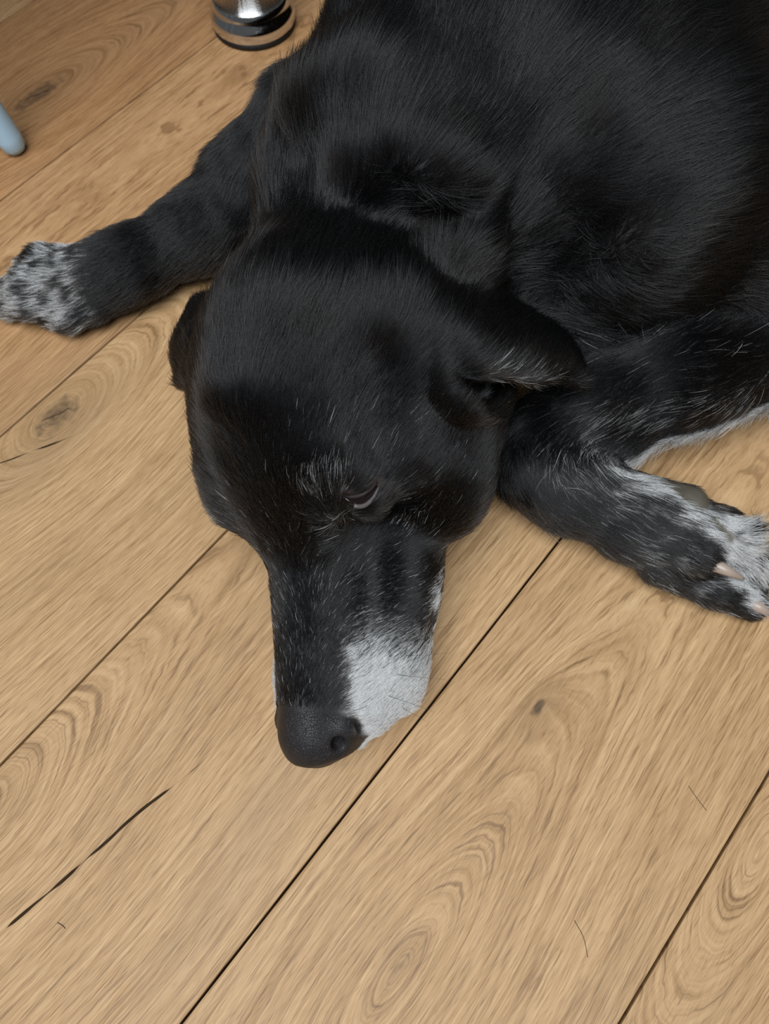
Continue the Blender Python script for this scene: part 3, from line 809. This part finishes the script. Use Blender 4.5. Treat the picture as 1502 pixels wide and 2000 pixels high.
    # tips of neighbouring hairs gather into small locks
    cell = np.floor(P / 0.0026).astype(np.int64)
    key = (cell[:, 0] * 73856093) ^ (cell[:, 1] * 19349663) ^ (cell[:, 2] * 83492791)
    _, inv = np.unique(key, return_inverse=True)
    cnt = np.bincount(inv)[:, None]
    mean = lambda v: (np.stack([np.bincount(inv, v[:, c]) for c in range(3)], 1) / cnt)[inv]
    tip = P + Tn * LN[:, None]; lock = mean(tip) - tip
    S = np.array([0.0, 0.3, 0.65, 1.0])
    pts = np.zeros((n, 4, 3), np.float32)
    for i, s in enumerate(S):
        up = LN * np.sin(lift) * (s - 0.45 * s * s)
        pts[:, i] = P + Tn * (LN * np.cos(lift) * s)[:, None] + Nn * up[:, None] + lock * (0.35 * s * s)
    pts[:, :, 2] = np.maximum(pts[:, :, 2], 0.0004)
    cu = bpy.data.hair_curves.new('fur')
    cu.add_curves([4] * n)
    cu.attributes['position'].data.foreach_set('vector', pts.ravel())
    base = np.where(fr, 0.00016, 0.000075) * (0.8 + 0.5 * rng.random(n)) * np.where(white, 0.9, 1.0) * np.where(guard, 1.6, 1.0)
    rad = (base[:, None] * np.array([1.0, 0.95, 0.7, 0.2])).astype(np.float32)
    ra = cu.attributes.get('radius') or cu.attributes.new('radius', 'FLOAT', 'POINT')
    ra.data.foreach_set('value', rad.ravel())
    col = np.ones((n, 4), np.float32)
    dark = np.array([0.0075, 0.0074, 0.0080]) * (0.6 + 0.9 * rng.random(n))[:, None]
    rust = sst(vnoise(P, 30, 61), 0.6, 0.85)[:, None]
    dark = dark * (1 - rust * np.array([0.0, 0.12, 0.22]))
    lite = np.array([0.80, 0.80, 0.80]) * np.where(w > 0.5, 0.78 + 0.22 * rng.random(n), 0.22 + 0.70 * rng.random(n) ** 1.5)[:, None]
    col[:, :3] = np.where(white[:, None], lite, dark)
    ca = cu.attributes.new('strand_colour', 'FLOAT_COLOR', 'CURVE')
    ca.data.foreach_set('color', col.ravel())
    N = Nodes('dog_fur')
    h = N.new('ShaderNodeBsdfHairPrincipled')
    h.parametrization = 'COLOR'
    at_ = N.new('ShaderNodeAttribute', attribute_name='strand_colour', attribute_type='GEOMETRY')
    N.put(h.inputs['Color'], at_.outputs['Color'])
    h.inputs['IOR'].default_value = 1.39; h.inputs['Roughness'].default_value = 0.25; h.inputs['Radial Roughness'].default_value = 0.55
    df = N.new('ShaderNodeBsdfDiffuse'); N.put(df.inputs['Color'], at_.outputs['Color'])
    mx = N.new('ShaderNodeMixShader'); bw = N.new('ShaderNodeRGBToBW'); N.put(bw.inputs[0], at_.outputs['Color'])
    N.put(mx.inputs[0], N.mul(bw.outputs[0], 0.72))                   # pale hairs are soft and matt, black ones glossy
    N.t.links.new(h.outputs[0], mx.inputs[1]); N.t.links.new(df.outputs[0], mx.inputs[2])
    N.t.links.new(mx.outputs[0], N.out.inputs[0])
    cu.materials.append(N.m)
    o = bpy.data.objects.new('fur', cu); COL.objects.link(o); o.parent = dog
    o['kind'] = 'stuff'
    print('FUR', n)
make_fur()
# ------------------------------------------------------------------ face and paw parts
LID = simple('eyelid_rim', lin(84, 77, 79), 0.4)
LIDU = simple('eyelid_skin', lin(40, 31, 30), 0.5)
WET = simple('dark_wet_eye', lin(22, 14, 11), 0.06, spec=0.8, namount=0.0)
def down(p, q): return [np.array(a) + np.array(q) for a in p]
ep = spline(EYE, 15)
sl_ = np.linspace(0, 1, 15); bulge = np.sin(np.pi * sl_)
link('eye', tube('eye', down(ep, (0, 0.0006, -0.0016)), 0.0006 + 0.0017 * bulge, 12), WET, dog)
low = [p + np.array([0.0010, -0.0021, -0.0006]) * b for p, b in zip(ep, 0.5 + 0.5 * bulge)]
link('lower_eyelid', tube('lower_eyelid', low[4:], (0.0004 + 0.0008 * bulge)[4:], 10), LID, dog)
upp = [p + np.array([-0.0006, 0.0026, 0.0006]) * b for p, b in zip(ep, 0.3 + 0.7 * bulge)]
link('upper_eyelid', tube('upper_eyelid', upp, 0.0004 + 0.0009 * bulge, 10), LIDU, dog)
CLAW = simple('horn_claw', lin(168, 150, 138), 0.35)
CLAWD = simple('dark_claw', lin(70, 64, 60), 0.35)
def claw(pts, r, m=CLAW):
    p = spline(pts, 9); q = np.linspace(1, 0, 9) ** 0.7
    link('claw', tube('claw', p, r * (0.12 + 0.88 * q), 10), m, dog)
claw([at(1396, 1103, .039), at(1424, 1117, .040), at(1453, 1131, .031)], 0.0040)
claw([at(1466, 1178, .017), at(1488, 1189, .019), at(1510, 1204, .010)], 0.0044)
claw([at(60, 520, .014), at(48, 512, .016), at(36, 515, .008)], 0.0032, CLAWD)
claw([at(22, 568, .014), at(5, 572, .015), at(-10, 585, .006)], 0.0034)
claw([at(20, 598, .013), at(2, 604, .014), at(-14, 616, .006)], 0.0034)
claw([at(108, 617, .012), at(92, 624, .012), at(78, 632, .005)], 0.0034, CLAWD)
WHISK = simple('whisker_hair', lin(40, 36, 34), 0.4)
for (x, y, z), dv in [((8.9, 2.95, -2.0), (1.6, 4.2, -1.4)), ((8.1, 3.15, -2.3), (0.6, 4.6, -1.6)), ((7.4, 3.3, -2.6), (-0.2, 4.6, -1.6)),
                     ((9.3, 2.7, -2.7), (2.2, 3.2, -1.6)), ((6.6, 3.5, -2.9), (-1.0, 4.4, -1.4))]:
    a = hw(x, y - 0.3, z); b = hw(x + dv[0] * .25, y + dv[1] * .25, z + dv[2] * .2); c = hw(x + dv[0] * .55, y + dv[1] * .5, z + dv[2] * .6)
    c[2] = max(c[2], 0.003); b[2] = max(b[2], 0.004)
    link('whisker', tube('whisker', spline([a, b, c], 8), np.linspace(0.00014, 0.00003, 8), 5), WHISK, dog)

# ------------------------------------------------------------------ table on chrome legs
def steel(name, rough, col):
    N = Nodes(name); tc = N.new('ShaderNodeTexCoord').outputs['Object']
    s = N.new('ShaderNodeSeparateXYZ'); N.put(s.inputs[0], tc)
    n = N.noise(N.xyz(N.mul(s.outputs[0], 3), N.mul(s.outputs[1], 3), N.mul(s.outputs[2], 900)), 1.0, 2)
    N.principled(N.mix(N.mul(n, 0.12), col, (0.3, 0.3, 0.3, 1)), N.add(rough, N.mul(n, 0.06)), 1.0, 0.5)
    return N.m
CHROME = steel('polished_chrome', 0.08, (0.72, 0.72, 0.73, 1)); BRUSH = steel('brushed_steel', 0.20, (0.62, 0.61, 0.60, 1))
RUBBER = simple('black_rubber', lin(18, 18, 20), 0.6); TOP = simple('dark_table_top', lin(70, 52, 40), 0.5)
LC = at(498, 47, 0)
table = empty('table', (LC[0], LC[1], 0), 'table standing on thick polished chrome legs with flared feet behind the dog', 'table')
shaft = lathe('leg', [(0.0300, 0.017), (0.0300, 0.70)])
foot = lathe('foot', [(0.0345, 0.0045), (0.0357, 0.0065), (0.0357, 0.0120), (0.0348, 0.0150), (0.0325, 0.0175), (0.0312, 0.0205), (0.0308, 0.0260), (0.0300, 0.0262)])
ring = lathe('rubber_ring', [(0.0338, 0.0002), (0.0350, 0.0012), (0.0350, 0.0046), (0.0335, 0.0050)])
for m_, mm in ((shaft, BRUSH), (foot, CHROME), (ring, RUBBER)): m_.materials.append(mm)
for dx, dy in ((0, 0), (-1.15, 0.25), (0.13, 0.72), (-1.02, 0.97)):
    g = link('leg', shaft, None, table); g.location = (dx, dy, 0)
    f_ = link('foot', foot, None, g); r_ = link('rubber_ring', ring, None, g)
bm = bmesh.new(); bmesh.ops.create_cube(bm, size=1.0, matrix=Matrix.Diagonal((1.34, 0.90, 0.035, 1)))
bmesh.ops.bevel(bm, geom=bm.edges[:], offset=0.006, segments=2, affect='EDGES')
tm = bpy.data.meshes.new('table_top'); bm.to_mesh(tm); bm.free()
tp = link('table_top', tm, TOP, table, smooth=False); tp.location = (-0.51, 0.485, 0.7175); tp.rotation_euler = (0, 0, math.atan2(-0.25, 1.15))

# ------------------------------------------------------------------ light blue stool
BLUE = simple('light_blue_paint', lin(182, 216, 240), 0.4, nscale=30, namount=0.06)
FB = at(36, 297, 0.0)
stool = empty('stool', (-0.47, 0.60, 0), 'light blue stool whose round splayed leg stands at the left edge', 'stool')
foot_w = [np.array([FB[0], FB[1], 0]), np.array([FB[0] - 0.02, FB[1] + 0.26, 0]), np.array([FB[0] - 0.37, FB[1] - 0.03, 0]), np.array([FB[0] - 0.38, FB[1] + 0.25, 0])]
cc = sum(foot_w) / 4
for p in foot_w:
    t = cc + (p - cc) * 0.62; t[2] = 0.445
    q = p + (t - p) * 0.0
    ln = lambda s: np.array(p) + (t - np.array(p)) * s
    pts = [ln(0.004), ln(0.012), ln(0.03), ln(0.5), ln(1.0)]
    pts = [a - np.array([-0.47, 0.60, 0]) for a in pts]
    link('leg', tube('leg', pts, [0.0065, 0.0090, 0.0100, 0.0125, 0.0150], 20), BLUE, stool)
bm = bmesh.new(); bmesh.ops.create_cube(bm, size=1.0, matrix=Matrix.Diagonal((0.40, 0.38, 0.03, 1)))
bmesh.ops.bevel(bm, geom=bm.edges[:], offset=0.012, segments=3, affect='EDGES')
sm = bpy.data.meshes.new('seat'); bm.to_mesh(sm); bm.free()
st = link('seat', sm, BLUE, stool); st.location = tuple(cc - np.array([-0.47, 0.60, 0]) + np.array([0, 0, 0.458]))

# ------------------------------------------------------------------ shed hairs on the planks
HAIR = simple('shed_dog_hair', lin(46, 36, 30), 0.5)
for pts, lab in (([(1345, 1535), (1362, 1560), (1380, 1583)], 'fine dark shed hair lying near the right edge of the floor'),
                 ([(1122, 1798), (1140, 1832), (1148, 1870)], 'fine curved shed hair lying between two seams near the bottom'),
                 ([(112, 1802), (122, 1808), (127, 1814)], 'tiny dark shed hair curl below the long crack')):
    p = spline([at(u, v, 0.0004) for u, v in pts], 10)
    o = link('shed_hair', tube('shed_hair', p, [0.00013] * 10, 5), HAIR)
    o['label'] = lab; o['category'] = 'hair'; o['group'] = 'shed hairs on the floor'
